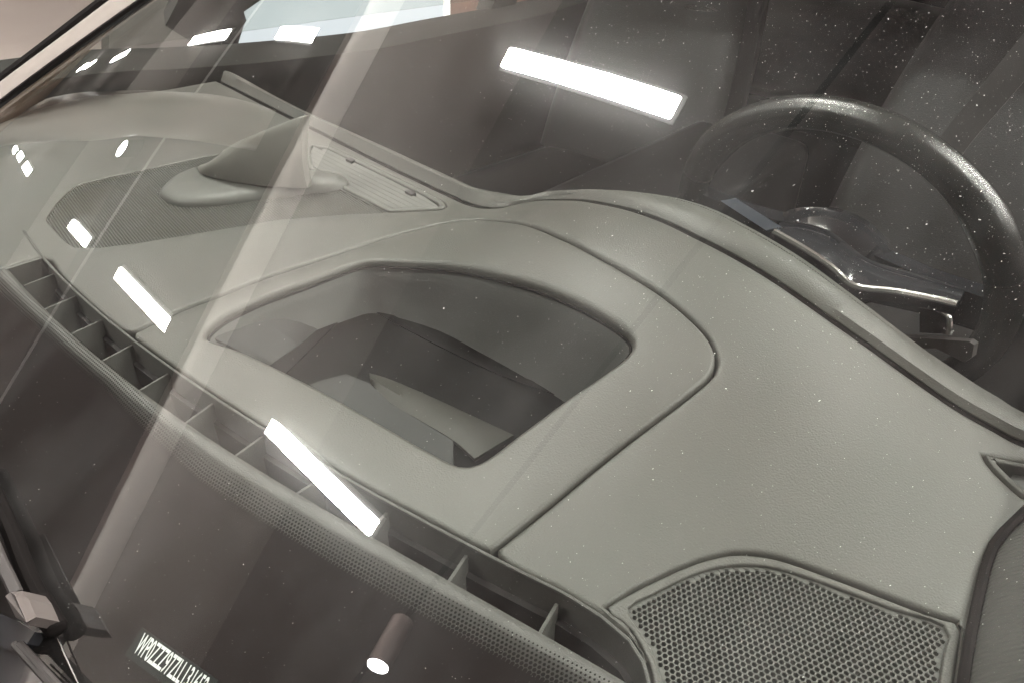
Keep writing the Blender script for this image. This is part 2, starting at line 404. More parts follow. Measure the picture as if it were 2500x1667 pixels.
# ---- dashboard top
vb_px = [(60,530),(82,564),(103,592),(144,634),(216,701),(298,771),(355,812),(423,860),(560,952),(760,1072),(900,1155),(1130,1268),(1300,1360)]
def smooth_line(P, deg=4):
    P = np.array(P); c = np.polyfit(P[:, 0], P[:, 1], deg); return [np.array([p[0], np.polyval(c, p[0]), p[2]]) for p in P]
vb = smooth_line([od(p) for p in vb_px])
vb_end = [od(p) for p in [(1385,1410),(1450,1465),(1485,1520),(1500,1590),(1480,1680),(1400,1740)]]
vf_px = [(16,617),(74,682),(158,764),(233,826),(312,891),(420,966),(540,1042),(680,1132),(840,1225),(1030,1333),(1240,1450),(1440,1565),(1540,1630)]
vf = smooth_line([od(p) for p in vf_px])
# extend both beyond the frame to the passenger side
ext = lambda p, x: np.array([x, yv(x)+(p[1]-yv(p[0])), 0])
ve = od((14,617)); vbx = [od(p) for p in [(440,196),(370,208),(300,214),(220,220),(150,233),(80,252),(20,275),(-40,305)]]+[np.array([x, yv(x)-.05, 0]) for x in (-.93, -.86, -.78)]+[ve+np.array([-.03,-.05,0]), ve+np.array([-.004,-.02,0]), ve+np.array([-.002,0,0])]+vb[2:]
vfx = vf
seam_px = [(299,766),(350,741),(405,716),(440,702),(520,672),(600,640),(720,600),(840,560),(920,536),(1000,516),(1060,505),(1110,503),(1170,508),(1230,520),(1310,553),(1400,600),(1520,672),(1580,720),(1625,765),(1647,805),(1648,840),(1630,870),(1560,927),(1450,1010),(1350,1090),(1260,1165),(1200,1213),(1160,1245),(1132,1268)]
seam = [od(p) for p in seam_px]
gr_px = [(690,284),(790,334),(900,389),(980,427),(1040,455),(1075,470),(1110,478),(1150,477),(1190,468),(1240,460),(1300,459),(1360,464),(1430,478),(1500,500),(1560,526),(1620,556),(1710,604),(1800,660),(1900,730),(2000,800),(2100,872),(2200,940),(2280,985),(2352,1022)]
gr = [od(p) for p in gr_px]
gr = [od(p) for p in [(497,186),(525,200),(575,226),(630,254)]]+gr+[np.array([.035, .452, 0])]
# outline of the main pad: along the vent from the passenger side, round the cover seam, to the pillar, back along the groove
vb_s = cr(vbx, 4); seam_s = cr(seam, 5); gr_s = cr(gr, 4)
i0 = int(np.argmin([np.linalg.norm(p[:2]-seam_s[0][:2]) for p in vb_s])); i1 = int(np.argmin([np.linalg.norm(p[:2]-seam_s[-1][:2]) for p in vb_s]))
print('seam joins vent', i0, i1, len(vb_s), seam_s[0], vb_s[i0], seam_s[-1], vb_s[i1])
right = [od(p) for p in [(2190,1700),(2205,1568),(2228,1440),(2262,1300),(2290,1238)]]+[np.array([.045,.33,0]),np.array([.05,.40,0])]
main = vb_s[:i0]+seam_s[1:-1]+vb_s[i1+1:]+vb_end+[np.array([-.03,.12,0])]+right+gr_s[::-1]
# openings in the main pad
spk_out = [od(p) for p in [(1388,1392),(1450,1352),(1540,1308),(1610,1280),(1680,1264),(1740,1266),(1800,1278),(1920,1320),(2050,1370),(2150,1408),(2213,1428),(2206,1500),(2185,1640),(2120,1760),(1700,1760),(1530,1720),(1500,1560),(1478,1490),(1440,1430)]]
slat_px = [(893,488),(735,408),(705,386),(700,360),(701,338),(718,331),(760,338),(820,366),(900,404),(975,440),(1020,464),(1027,475),(1015,482),(960,485)]
slat = [od(p) for p in slat_px]
cg_px = [(888,489),(800,492),(640,505),(470,533),(330,556),(230,569),(170,568),(150,555),(105,505),(128,470),(160,438),(182,424),(250,408),(330,391),(470,361),(600,341),(690,334),(697,345),(697,388),(725,408)]
cg = [od(p) for p in cg_px]
sv_px = [(2258,1042),(2275,1046),(2352,1062),(2420,1080),(2430,1165),(2352,1142),(2310,1105),(2275,1070)]
sv = [od(p) for p in sv_px]
dash = link('dashboard', weld(panel(main, [spk_out, slat, cg, sv], r=.0035, hr=[.0026, .0022, .0015, .004], skirt=.012)), M['dash'], car,
            label='grey soft-touch dashboard top sweeping from the vent slot to the instrument hood')
# ---- head-up display cover with its opening
cov_poly = seam_s+vb_s[i0:i1+1][::-1]
cov = offset(resample(cov_poly, .005), .0016)
hole_px = [(470,772),(480,752),(520,722),(600,684),(700,648),(790,614),(835,600),(890,598),(1000,603),(1100,617),(1200,641),(1280,669),(1350,701),(1410,736),(1447,766),(1456,788),(1440,815),(1380,860),(1300,914),(1200,988),(1125,1045),(1090,1063),(1060,1066),(1030,1055),(960,1018),(850,955),(700,873),(560,806),(490,783)]
hole = cr([od(p) for p in hole_px], 3, True)
cover = link('display_cover', weld(panel(cov, [hole], r=.003, hr=[.0042], skirt=.012, hskirt=[.003])), M['dash'], car,
             label='dashboard panel with rounded head-up display opening')
hp = resample(hole, .006)[:, :2]
if area2(hp) < 0: hp = hp[::-1]
DEP = -.048
rows = []
for f, ins in ((0, -.0005), (.25, .0015), (.3, .0005), (1, .004)):
    q = offset(hp, ins); rows.append([(x, y, (dz(x, y)-.0065)*(1-f)+DEP*f) for x, y in q])
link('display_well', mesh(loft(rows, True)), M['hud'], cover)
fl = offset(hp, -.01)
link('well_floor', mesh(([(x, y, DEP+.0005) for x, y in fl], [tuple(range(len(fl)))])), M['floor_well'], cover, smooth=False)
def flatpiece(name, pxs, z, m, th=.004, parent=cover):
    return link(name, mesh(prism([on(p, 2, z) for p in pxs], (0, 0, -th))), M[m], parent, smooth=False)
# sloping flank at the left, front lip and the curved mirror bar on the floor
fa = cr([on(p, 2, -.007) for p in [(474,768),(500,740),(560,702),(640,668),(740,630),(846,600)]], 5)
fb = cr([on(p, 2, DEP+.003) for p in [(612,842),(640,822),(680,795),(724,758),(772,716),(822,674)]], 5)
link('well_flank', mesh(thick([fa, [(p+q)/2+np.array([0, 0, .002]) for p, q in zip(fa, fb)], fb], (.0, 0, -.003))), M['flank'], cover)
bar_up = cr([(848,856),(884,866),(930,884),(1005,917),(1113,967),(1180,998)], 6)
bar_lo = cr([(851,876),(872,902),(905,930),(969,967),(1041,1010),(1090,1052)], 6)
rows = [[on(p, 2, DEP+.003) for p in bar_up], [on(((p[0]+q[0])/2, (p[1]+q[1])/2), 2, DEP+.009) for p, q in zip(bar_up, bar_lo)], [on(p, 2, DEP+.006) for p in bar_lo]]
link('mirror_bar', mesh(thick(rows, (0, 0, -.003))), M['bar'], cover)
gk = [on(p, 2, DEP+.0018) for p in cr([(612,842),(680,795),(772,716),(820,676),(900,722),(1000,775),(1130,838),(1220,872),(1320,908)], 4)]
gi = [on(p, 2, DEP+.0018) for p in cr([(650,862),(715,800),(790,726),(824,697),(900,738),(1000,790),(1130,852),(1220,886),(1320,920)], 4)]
link('well_foot_strip', mesh(thick([gk, gi], (0, 0, -.001))), M['floor_well'], cover)  # dark strip along the foot of the back wall and flank
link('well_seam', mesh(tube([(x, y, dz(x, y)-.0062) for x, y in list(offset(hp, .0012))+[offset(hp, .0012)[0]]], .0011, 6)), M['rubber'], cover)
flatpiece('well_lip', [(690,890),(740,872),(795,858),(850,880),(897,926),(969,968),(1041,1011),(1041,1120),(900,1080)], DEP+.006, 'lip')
# ---- instrument hood and rear roll behind the dark groove
edge_px = [(690,262),(800,309),(900,352),(984,390),(1050,416),(1110,432),(1160,441),(1210,448),(1270,444),(1330,437),(1400,433),(1460,436),(1540,447),(1600,462),(1650,480),(1700,505),(1770,543),(1850,592),(1930,650),(2000,702),(2070,755),(2130,800),(2190,840),(2250,880),(2310,915),(2352,941)]
redge = []
for p in edge_px:
    # the hood's rear edge follows a gentle line in plan
    q = on(p, 1, .455 if p[0] < 1000 else .455+.02*sm((p[0]-1000)/300))
    redge.append(q)
redge = [on(p, 1, .455) for p in [(488,169),(510,177),(560,200),(620,229)]]+redge+[np.array([.04, .475, redge[-1][2]-.004])]
rs = resample(cr(redge, 4), .008, False); gs = resample(cr(gr, 4), .008, False)
n = min(len(rs), len(gs)); rs = rs[np.linspace(0, len(rs)-1, n).astype(int)]; 
hood_rows = [[] for _ in range(9)]
for q in rs:
    # matching groove point at the same x
    j = int(np.argmin(abs(gs[:, 0]-q[0]))); g = gs[j]; gy = g[1]+.0085; gz = dz(g[0], g[1])
    e = np.array(q); a = np.array([q[0], gy, gz])
    if e[1]-a[1] < .014: e[1] = a[1]+.014
    hood_rows[0].append(a+np.array([0, .0005, -.02])); hood_rows[1].append(a+np.array([0, 0, -.003])); hood_rows[2].append(a+np.array([0, .0035, .0012]))
    mid = a*.5+e*.5+np.array([0, 0, .003]); hood_rows[3].append(mid)
    hood_rows[4].append(e+np.array([0, -.004, -.0004])); hood_rows[5].append(e+np.array([0, 0, -.002])); hood_rows[6].append(e+np.array([0, .003, -.008]))
    hood_rows[7].append(e+np.array([0, .002, -.03])); hood_rows[8].append(e+np.array([0, -.02, -.14]))
hood = link('instrument_hood', mesh(loft(hood_rows)), M['dash'], car, label='stitched hood rolled over the instruments behind a dark groove')
V, Fc = [], []
for off in (0, .0035):
    st = []
    for q, a in zip(hood_rows[4], hood_rows[2]): st.append(q+np.array([0, -.0035-off, .0007]))
    st = resample(st, .0022, False)
    for i in range(0, len(st)-1):
        if st[i][0] < -.42: continue
        p, q = st[i]+[0,.0,.0], st[i]+(st[i+1]-st[i])*.72
        v, f = tube([p, q], .00045, 4); o = len(V); V += v; Fc += [tuple(k+o for k in ff) for ff in f]
link('stitching', (V, Fc), M['vent'], hood, smooth=False, kind='stuff')
# dark strip standing in for the shade in the groove
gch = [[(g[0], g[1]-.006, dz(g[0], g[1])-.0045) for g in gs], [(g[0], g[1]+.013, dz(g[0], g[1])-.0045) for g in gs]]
link('groove_shade', mesh(thick(gch, (0, 0, -.004))), M['rubber'], dash)
# ---- defroster vent: walls, floor and fins
def lerp_path(P, t): i = min(int(t), len(P)-2); return P[i]+(P[i+1]-P[i])*(t-i)
vb_in = cr(vb, 4)+vb_end; vb_in = resample(vb_in, .006, False)
vf_in = resample(cr(vf, 4), .006, False)
bw = [[(p[0], p[1], -.001) for p in vb_in], [(p[0]+.0006, p[1]-.0006, -.006) for p in vb_in], [(p[0], p[1]-.003, -.021) for p in vb_in]]
vent = link('defroster_vent', mesh(loft(bw)), M['vent'], car, label='long defroster slot with thin cross fins along the windscreen base')
link('vent_rim', mesh(tube([(p[0], p[1]-.0016, .0002) for p in vb_in], .0011, 8)), M['vent'], vent)
link('vent_slot', mesh(loft([[(p[0], p[1]-.003, -.021) for p in vb_in], [(p[0], p[1]-.0065, -.0215) for p in vb_in], [(p[0], p[1]-.007, -.06) for p in vb_in]])), M['dark'], vent)
lip = []
pr_ = [(.004, -.05), (.0015, -.008), (.0005, -.001), (-.002, .0008), (-.0065, .0006), (-.0085, -.0005), (-.011, -.0035), (-.022, -.013), (-.05, -.03)]
for dy, z in pr_: lip.append([(p[0]-dy*.25, p[1]+dy, z) for p in vf_in])
link('vent_lip', mesh(loft(lip)), M['vent'], vent)
fl_ = [[(p[0], p[1]-.002, -.058) for p in vf_in]]
m_ = len(vf_in); vbr = vb_in[np.linspace(0, len(vb_in)-1, m_).astype(int)]
fl_.append([(p[0], p[1]+.004, -.058) for p in vbr])
link('vent_floor', mesh(loft(fl_)), M['dark'], vent)
fins = [((53,654),(122,630)),((101,708),(173,680)),((161,765),(233,735)),((233,826),(306,790)),((320,893),(385,857)),((425,968),(488,926)),((540,1043),(603,1001)),((680,1131),(735,1098)),((840,1225),(888,1176)),((1029,1334),(1071,1274)),((1240,1450),(1279,1385))]
for a, b in fins:
    A = od(a); B = on(b, 2, -.008); A[2] = -.001
    n_ = np.cross(B-A, [0, 0, 1]); n_ /= np.linalg.norm(n_); h = n_*.0009
    dn = np.array([0, 0, -.045])
    link('fin', mesh(prism([A-h, B-h, B+dn-h, A+dn-h], 2*h)), M['vent'], vent, smooth=False)
A, B = od((14,620)), on((103,592), 2, -.001); link('vent_end', mesh(prism([A, B, B+[0,0,-.05], A+[0,0,-.05]], (-.003, 0, 0))), M['vent'], vent, smooth=False)
# ---- honeycomb speaker grille at the pillar
so = resample(cr(spk_out, 4, True), .005)[:, :2]
zsp = lambda x, y: dz(x, y)-.002
inner_px = [(1440,1397),(1500,1362),(1580,1322),(1640,1302),(1700,1295),(1760,1298),(1830,1315),(1930,1350),(2050,1395),(2176,1437),(2168,1500),(2150,1620),(2110,1730),(1700,1740),(1560,1700),(1535,1610),(1515,1540),(1490,1475)]
inn = resample(cr([od(p, -.002) for p in inner_px], 4, True), .005)[:, :2]
if area2(inn) < 0: inn = inn[::-1]
spk = link('speaker_grille', weld(panel(offset(so, .0006), [inn], hf=zsp, r=.0018, hr=[.0012], skirt=.01, hskirt=[.004])), M['dash'], car, label='honeycomb speaker grille in a raised frame beside the windscreen pillar')
V, Fc = [], []; pt = .0030; hz = zsp
lo, hi = inn.min(0), inn.max(0); ang = R_(12); ca, sa = math.cos(ang), math.sin(ang); c0 = (lo+hi)/2
W_ = np.linalg.norm(hi-lo)/2
cells = []
for i in range(-int(W_/pt)-1, int(W_/pt)+2):
    for j in range(-int(W_/(pt*.866))-1, int(W_/(pt*.866))+2):
        u, v = (i+.5*(j % 2))*pt, j*pt*.866; cells.append((c0[0]+u*ca-v*sa, c0[1]+u*sa+v*ca))
cells = np.array(cells); full = inside(cells, offset(inn, .0017)); part_ = inside(cells, offset(inn, -.0014)) & ~full
for ci, (c, isf) in enumerate(zip(cells, full)):
    if not (isf or part_[ci]): continue
    o = len(V); R0 = pt/math.sqrt(3)*1.003; R1 = pt*.42
    zt = hz(*c)-.0022
    if isf:
        for rr, zz in ((R0, zt), (R1*1.06, zt), (R1, zt-.0004), (R1*.98, zt-.004)):
            for k in range(6):
                a = ang+R_(30+60*k); V.append((c[0]+rr*math.cos(a), c[1]+rr*math.sin(a), zz))
        for r_ in range(3):
            for k in range(6): Fc.append((o+r_*6+k, o+r_*6+(k+1) % 6, o+(r_+1)*6+(k+1) % 6, o+(r_+1)*6+k))
    else:
        for k in range(6):
            a = ang+R_(30+60*k); V.append((c[0]+R0*math.cos(a), c[1]+R0*math.sin(a), zt))
        Fc.append(tuple(range(o, o+6)))
link('honeycomb', (V, Fc), M['grille'], spk, smooth=False, kind='stuff')
bk = offset(inn, -.004); link('grille_backing', mesh(([(x, y, -.022) for x, y in bk], [tuple(range(len(bk)))])), M['dark'], spk, smooth=False)
# ---- centre: ribbed grille, slatted air vent and the standing tweeter
cgp = resample(cg, .006)[:, :2]
if area2(cgp) < 0: cgp = cgp[::-1]
cgr = link('centre_grille', mesh(([(x, y, dz(x, y)-.005) for x, y in cgp], [tuple(range(len(cgp)))])), M['dark'], car, smooth=False, label='finely ribbed triangular grille at the dashboard centre')
dvec = od((262,515))-od((205,445)); dvec = dvec[:2]/np.linalg.norm(dvec[:2]); nv = np.array([-dvec[1], dvec[0]])
V, Fc = [], []
s_ = cgp@nv
for s in np.arange(s_.min()+.001, s_.max(), .0025):
    # the rib's run across the outline
    ts = []
    for a, b in zip(cgp, np.roll(cgp, -1, 0)):
        sa_, sb_ = a@nv, b@nv
        if (sa_-s)*(sb_-s) < 0: q = a+(b-a)*((s-sa_)/(sb_-sa_)); ts.append(q@dvec)
    ts.sort()
    for t0, t1_ in zip(ts[::2], ts[1::2]):
        p, q = nv*s+dvec*t0, nv*s+dvec*t1_
        v, f = tube([(p[0], p[1], -.0016), (q[0], q[1], -.0016)], 0.0009, 5); o = len(V); V += v; Fc += [tuple(k+o for k in ff) for ff in f]
link('rib', (V, Fc), M['grille'], cgr, smooth=False, kind='stuff')
slp = resample(slat, .005)[:, :2]
if area2(slp) < 0: slp = slp[::-1]
av = link('air_vent', weld(panel(offset(slp, .0008), [offset(slp, .0065)], hf=lambda x, y: dz(x, y)+.0012, r=.0022, skirt=.02, step=.004)), M['grille'], car, label='slatted air vent with a bright rim at the dashboard centre')
ins_ = offset(slp, .006)
link('vent_backing', mesh(([(x, y, dz(x, y)-.016) for x, y in ins_], [tuple(range(len(ins_)))])), M['vent'], av, smooth=False)
ylo, yhi = ins_[:, 1].min(), ins_[:, 1].max()
for k in range(7):
    y = ylo+(yhi-ylo)*(k+.45)/7; xs = []
    for a, b in zip(ins_, np.roll(ins_, -1, 0)):
        if (a[1]-y)*(b[1]-y) < 0: xs.append(a[0]+(b[0]-a[0])*((y-a[1])/(b[1]-a[1])))
    if len(xs) < 2: continue
    x0, x1 = min(xs), max(xs)
    sec = [(-.007, -.012), (-.002, -.002), (.002, -.0005), (.004, -.003), (0, -.013)]
    link('slat', mesh(loft([[(x, y+a, z) for a, z in sec] for x in (x0, x1)], True, True)), M['grille'], av)
for px in ((806,373),(943,448)):
    p = on(px, 2, -.002); link('slider', box(p-np.array([.006, .003, .003]), p+np.array([.006, .003, .0035]), .001), M['dark'], av)
# pedestal and tweeter
ped_px = [(366,452),(372,436),(400,412),(450,392),(520,385),(620,390),(720,398),(790,408),(800,425),(775,437),(700,445),(600,458),(520,470),(450,476),(400,472)]
pb = resample([od(p)[:2] for p in cr(ped_px, 4, True)], .006)
if area2(pb) < 0: pb = pb[::-1]
rows = [[(x, y, z) for x, y in offset(pb, ins)] for ins, z in ((0, -.003), (.0008, .001), (.003, .004), (.007, .0065), (.013, .008))]
c_ = np.mean(pb, 0)
rows.append([(c_[0]+(x-c_[0])*.3, c_[1]+(y-c_[1])*.3, .0088) for x, y in pb])
link('tweeter_base', mesh(loft(rows, True, True)), M['grille'], car)
tb = [on(p, 2, .010)[:2] for p in cr([(455,388),(468,402),(520,416),(600,427),(690,433),(712,430),(716,418),(690,405),(600,392),(500,380),(462,379)], 4, True)]
tb = resample(tb, .005)
if area2(tb) < 0: tb = tb[::-1]
xr = tb[:, 0].max(); xl = tb[:, 0].min()
rows = []
top_h = .062
for f in np.linspace(0, 1, 9):
    r_ = []
    for x, y in tb:
        u = (x-xl)/(xr-xl); h_ = .010+(.012+.053*u**.85)*f
        lean = f*.018*(1-u)
        r_.append((x+lean*1.6-.012*f*u, y+f*f*.016, h_))
    rows.append(r_)
cen_ = np.mean(np.array(rows[-1]), 0)
rows.append([tuple(cen_+(np.array(p)-cen_)*.93+np.array([0,0,.0018])) for p in rows[-1]]); rows.append([tuple(cen_+(np.array(p)-cen_)*.5+np.array([0,0,.003])) for p in rows[-2]])
link('tweeter', mesh(loft(rows, True, True)), M['tweeter'], car, label='pale standing tweeter with a curved front on the dashboard centre')
# ---- side vent near the pillar
svp = resample(sv, .004)[:, :2]
if area2(svp) < 0: svp = svp[::-1]
sdv = link('side_vent', weld(panel(offset(svp, .001), [offset(svp, .0045)], hf=lambda x, y: dz(x, y)+.001, r=.0018, skirt=.02, step=.003)), M['dash'], car, label='small side window vent with shiny rim')
link('vent_backing', mesh(([(x, y, dz(x, y)-.02) for x, y in offset(svp, .003)], [tuple(range(len(svp)))])), M['dark'], sdv, smooth=False)
p = [on(q, 2, .012) for q in [(2312,1108),(2330,1085),(2365,1090),(2420,1140),(2400,1180),(2352,1142)]]
link('flap', mesh(prism(p, (0, 0, -.006))), M['vent'], sdv, smooth=False)
# ---- cloth-covered pillar trim at the right
e0 = [od(p) for p in [(2200,1700),(2214,1568),(2236,1440),(2268,1300),(2300,1236)]]
e0 = resample(cr(e0+[e0[-1]+np.array([.006,.03,.012]), e0[-1]+np.array([.012,.08,.04]), e0[-1]+np.array([.016,.2,.105]), e0[-1]+np.array([.02,.5,.27])], 4), .01, False)
rows = []
for k, (dx, dzz) in enumerate(((.001, -.02), (.001, 0), (.003, .004), (.008, .008), (.03, .020), (.06, .034), (.10, .046), (.14, .05))):
    rows.append([p+np.array([dx, -.1*dx, dzz]) for p in e0])
link('pillar_trim', mesh(thick(rows, (.004, 0, -.004))), M['fabric'], car, label='grey cloth windscreen pillar trim at the right edge')
link('pillar_seal', mesh(tube([p+np.array([-.001, 0, .002]) for p in e0], .0025, 8)), M['rubber'], car)

# ---- windscreen
hit = [og(p) for p in [(0,240),(60,196),(120,153),(180,110),(240,66),(290,30),(330,0)]]
sx = np.polyfit([p[1]-yv(p[0]) for p in hit], [p[0] for p in hit], 1)
def xedge(s): return float(np.polyval(sx, s))
print('edge x at s', [(round(s, 2), round(xedge(s), 3)) for s in (-.1, 0, .1, .2, .4, .8)])
S = np.linspace(-.16, .8, 112); U = np.linspace(0, 1, 120)
def gsheet(off):
    rows = []
    for s in S:
        xl_ = max(-1.5, min(-.8, xedge(s))); r_ = []
        for u in U:
            x = xl_+(.13-xl_)*u; y = yv(x)+s; p = np.array([x, y, glz(x, y)]); r_.append(p+gnorm(p)*off)
        rows.append(r_)
    return rows
gt, gb = gsheet(0), gsheet(-.0048)
wsc = link('windscreen', mesh(loft(gt)), M['glass'], car, label='dusty laminated windscreen mirroring the ceiling lamps')
ed = lambda R: [r_[0] for r_ in R]
seal_path = ed(gt)
def gp(x, s, off): y = yv(x)+s; p = np.array([x, y, glz(x, y)]); return p+gnorm(p)*off
# black ceramic print along the base, on the inner face
pd_s = lambda x: float(np.interp(x, [-1,-.55,-.47,-.35,.1], [-.026,-.0275,-.030,-.0405,-.040]))
FX = np.linspace(-1.2, .12, 170)
link('ceramic_band', mesh(loft([[gp(x, -.158*(1-t)+pd_s(x)*t, -.003) for x in FX] for t in np.linspace(0, 1, 12)])), M['frit'], wsc)
V, Fc = [], []; pd = .0022
for j in range(7):
    rd = .00105*(1-.095*j)
    x = -1.0
    while x < .1:
        xx = x+(pd/2 if j % 2 else 0); o = len(V); s = pd_s(xx)+.0006+j*pd*.85
        for k in range(7):
            a = k*2*math.pi/7; V.append(tuple(gp(xx+rd*math.cos(a), s+rd*math.sin(a), -.003)))
        Fc.append(tuple(range(o, o+7))); x += pd
link('ceramic_dots', (V, Fc), M['frit'], wsc, smooth=False, kind='stuff')
# identification number behind the glass
a0, a1, a2 = og((300,1494)), og((452,1604)), og((322,1446))
ex = a1-a0; wlen = np.linalg.norm(ex); ex /= wlen; nn = gnorm(a0); nn = nn-ex*(nn@ex); nn /= np.linalg.norm(nn); ey = np.cross(nn, ex)
tcv = bpy.data.curves.new('identification_number', 'FONT'); tcv.body = 'WP0ZZZ97ZLL131652'; tcv.size = 1; tcv.extrude = 0.004; tcv.offset = .012
to = bpy.data.objects.new('text_tmp', tcv); COL.objects.link(to); bpy.context.view_layer.update()
tm = bpy.data.meshes.new_from_object(to.evaluated_get(bpy.context.evaluated_depsgraph_get())); bpy.data.objects.remove(to)
co = np.array([tuple(v.co) for v in tm.vertices]); w0 = co[:, 0].max()-co[:, 0].min(); h0 = co[:, 1].max()
hgt = abs((a2-a0)@ey); sk = (a2-a0)@ex
print('vin width', wlen, 'height', hgt, 'skew', sk)
for v in tm.vertices:
    x, y, z = v.co; P_ = a0+ex*(x/w0*wlen+sk*.0*y/h0)+ey*(y/h0*hgt)-nn*.002+nn*z*.01; v.co = Vector(P_)
tm.materials.clear(); tm.materials.append(M['ink']); to = bpy.data.objects.new('identification_number', tm); COL.objects.link(to); par(to, wsc)
pl = [a0-ex*.004-ey*.004, a0+ex*(wlen+.004)-ey*.004, a0+ex*(wlen+.004)+ey*(hgt+.001), a0-ex*.004+ey*(hgt+.001)]
link('number_plate', mesh(prism([p-nn*.0024 for p in pl], -nn*.0004)), M['plate'], wsc, smooth=False)
# dust specks on the outer face
V, Fc = [], []
def speck(x, s, r, el=1, an=0):
    o = len(V)
    for k in range(5):
        a = k*2*math.pi/5+an; u, v = r*el*math.cos(a), r*math.sin(a)
        V.append(tuple(gp(x+u*math.cos(an)-v*math.sin(an), s+u*math.sin(an)+v*math.cos(an), .0004)))
    Fc.append(tuple(range(o, o+5)))
nsp = 0
while nsp < 6500:
    px = (random.uniform(0, 2352), random.uniform(0, 1568))
    w = .25+.75*sm((px[0]-700)/900)*sm((1100-px[1])/700)
    if random.random() > w: continue
    p = og(px)
    if p is None: continue
    dist = np.linalg.norm(p-O_); r = dist/1700*min(1.3, .13+random.expovariate(1/.15)); 
    speck(p[0], p[1]-yv(p[0]), r*(.5 if nsp % 60 == 0 else 1), 14 if nsp % 60 == 0 else random.choice((1, 1, 1, 1.6, 2.5)), random.uniform(0, 6.3)); nsp += 1
link('dust', (V, Fc), M['dust'], wsc, smooth=False, kind='stuff')

# ---- silver pillar on the far side with black seals
sp = resample(seal_path, .03, False)
link('windscreen_seal', mesh(tube([p+np.array([-.002, 0, -.001]) for p in sp], .0045, 8)), M['rubber'], car)
P1 = [og((x, 238-.72*x)) for x in range(0, 331, 30)]
out_px = [(-60,245),(0,201),(60,155),(120,109),(180,62),(260,0),(330,-54)]; in_px = [(-60,283),(0,238),(60,194),(120,152),(180,109),(330,0),(400,-50)]
A_ = resample(cr([on(p, 0, -1.16) for p in out_px], 3), .02, False); B_ = resample(cr([on(p, 0, -1.10) for p in in_px], 3), .02, False)
m_ = min(len(A_), len(B_)); A_ = A_[np.linspace(0, len(A_)-1, m_).astype(int)]; B_ = B_[np.linspace(0, len(B_)-1, m_).astype(int)]
rows = [[b*(1-t)+a*t+np.array([0, 0, .012*math.sin(math.pi*t)]) for a, b in zip(A_, B_)] for t in np.linspace(0, 1, 7)]
rows.append([a+np.array([-.02, 0, -.03]) for a in A_]); 
link('front_pillar', mesh(thick(rows, (0, 0, -.01))), M['silver'], car, label='silver windscreen pillar on the far side of the car')
link('pillar_seal', mesh(tube([a+np.array([-.012, 0, .001]) for a in A_], .008, 8)), M['rubber'], car)

# ---- wiper and cowl at the lower left
def ong(px, off): return march(px, lambda x, y: glz(x, y)+off*1.13)
wip = thing('wiper', 'x', 'x', tuple(ong((60,1400), 0)))
del wip['label'], wip['category']; par(wip, car); wip['label'] = 'black windscreen wiper resting on the lower left glass'
bpy.context.view_layer.update()
def wl(name, data, m, smooth=True):
    o = link(name, data, M[m], None, smooth); o.parent = wip; o.matrix_parent_inverse = wip.matrix_world.inverted(); return o
wl('blade', mesh(tube(cr([ong(q, .006) for q in [(-40,1075),(0,1162),(30,1232),(60,1312),(95,1385),(120,1432)]], 4), .0052, 10, flat=1.2)), 'rubber')
wl('end_cap', mesh(tube(cr([ong(q, .007) for q in [(92,1378),(112,1415),(128,1440),(134,1450)]], 4), [.0062]*9+[.006, .0055, .004, .002], 10)), 'rubber')
wl('arm', mesh(tube(cr([ong(q, .022) for q in [(-40,1190),(-18,1240),(4,1292),(22,1328),(38,1362)]], 4), .0034, 8, flat=.6)), 'wiper')
q8 = [(24,1359),(51,1356),(65,1374),(83,1416),(62,1434),(36,1416),(12,1368)]
ct = [ong(q, .026) for q in q8]; cb = [p-gnorm(ct[0])*.016 for p in ct]; rd_ = [ong(q, .0315) for q in [(34,1366),(61,1428)]]
wl('cap', mesh((ct+cb+rd_, [(0,14,1), (1,14,15,3,2), (3,15,4), (4,15,5), (5,15,14,0,6)]+[(a, (a+1) % 7, (a+1) % 7+7, a+7) for a in range(7)])), 'cap', False)
wl('cap_body', mesh(prism([ong(q, .012) for q in [(-20,1400),(40,1425),(80,1450),(62,1478),(30,1492),(-20,1480)]], -gnorm(ct[0])*.008)), 'black_gloss', False)
for dxp in (0, 13):
    wl('rod', mesh(tube([ong((q[0]+dxp, q[1]), .012) for q in [(33,1478),(80,1530),(135,1590)]], .0021, 8)), 'wiper')
cw = [[gp(x, s, .004) for x in np.linspace(-1.2, .1, 60)] for s in (-.152, -.17, -.2)]
cw.append([gp(x, -.3, .02) for x in np.linspace(-1.2, .1, 60)]); cw.append([gp(x, -.6, .2) for x in np.linspace(-1.2, .1, 60)])
cwl = link('cowl_panel', mesh(thick(cw, (0, 0, -.004))), M['black_gloss'], car)
link('cowl_edge', mesh(tube([gp(x, -.151, .0048) for x in np.linspace(-.34, .1, 40)], .0005, 6)), M['chrome'], cwl)
link('cowl_edge', mesh(tube([ong(q, .003) for q in [(134,1464),(150,1505),(185,1580)]], .0005, 6)), M['chrome'], cwl)

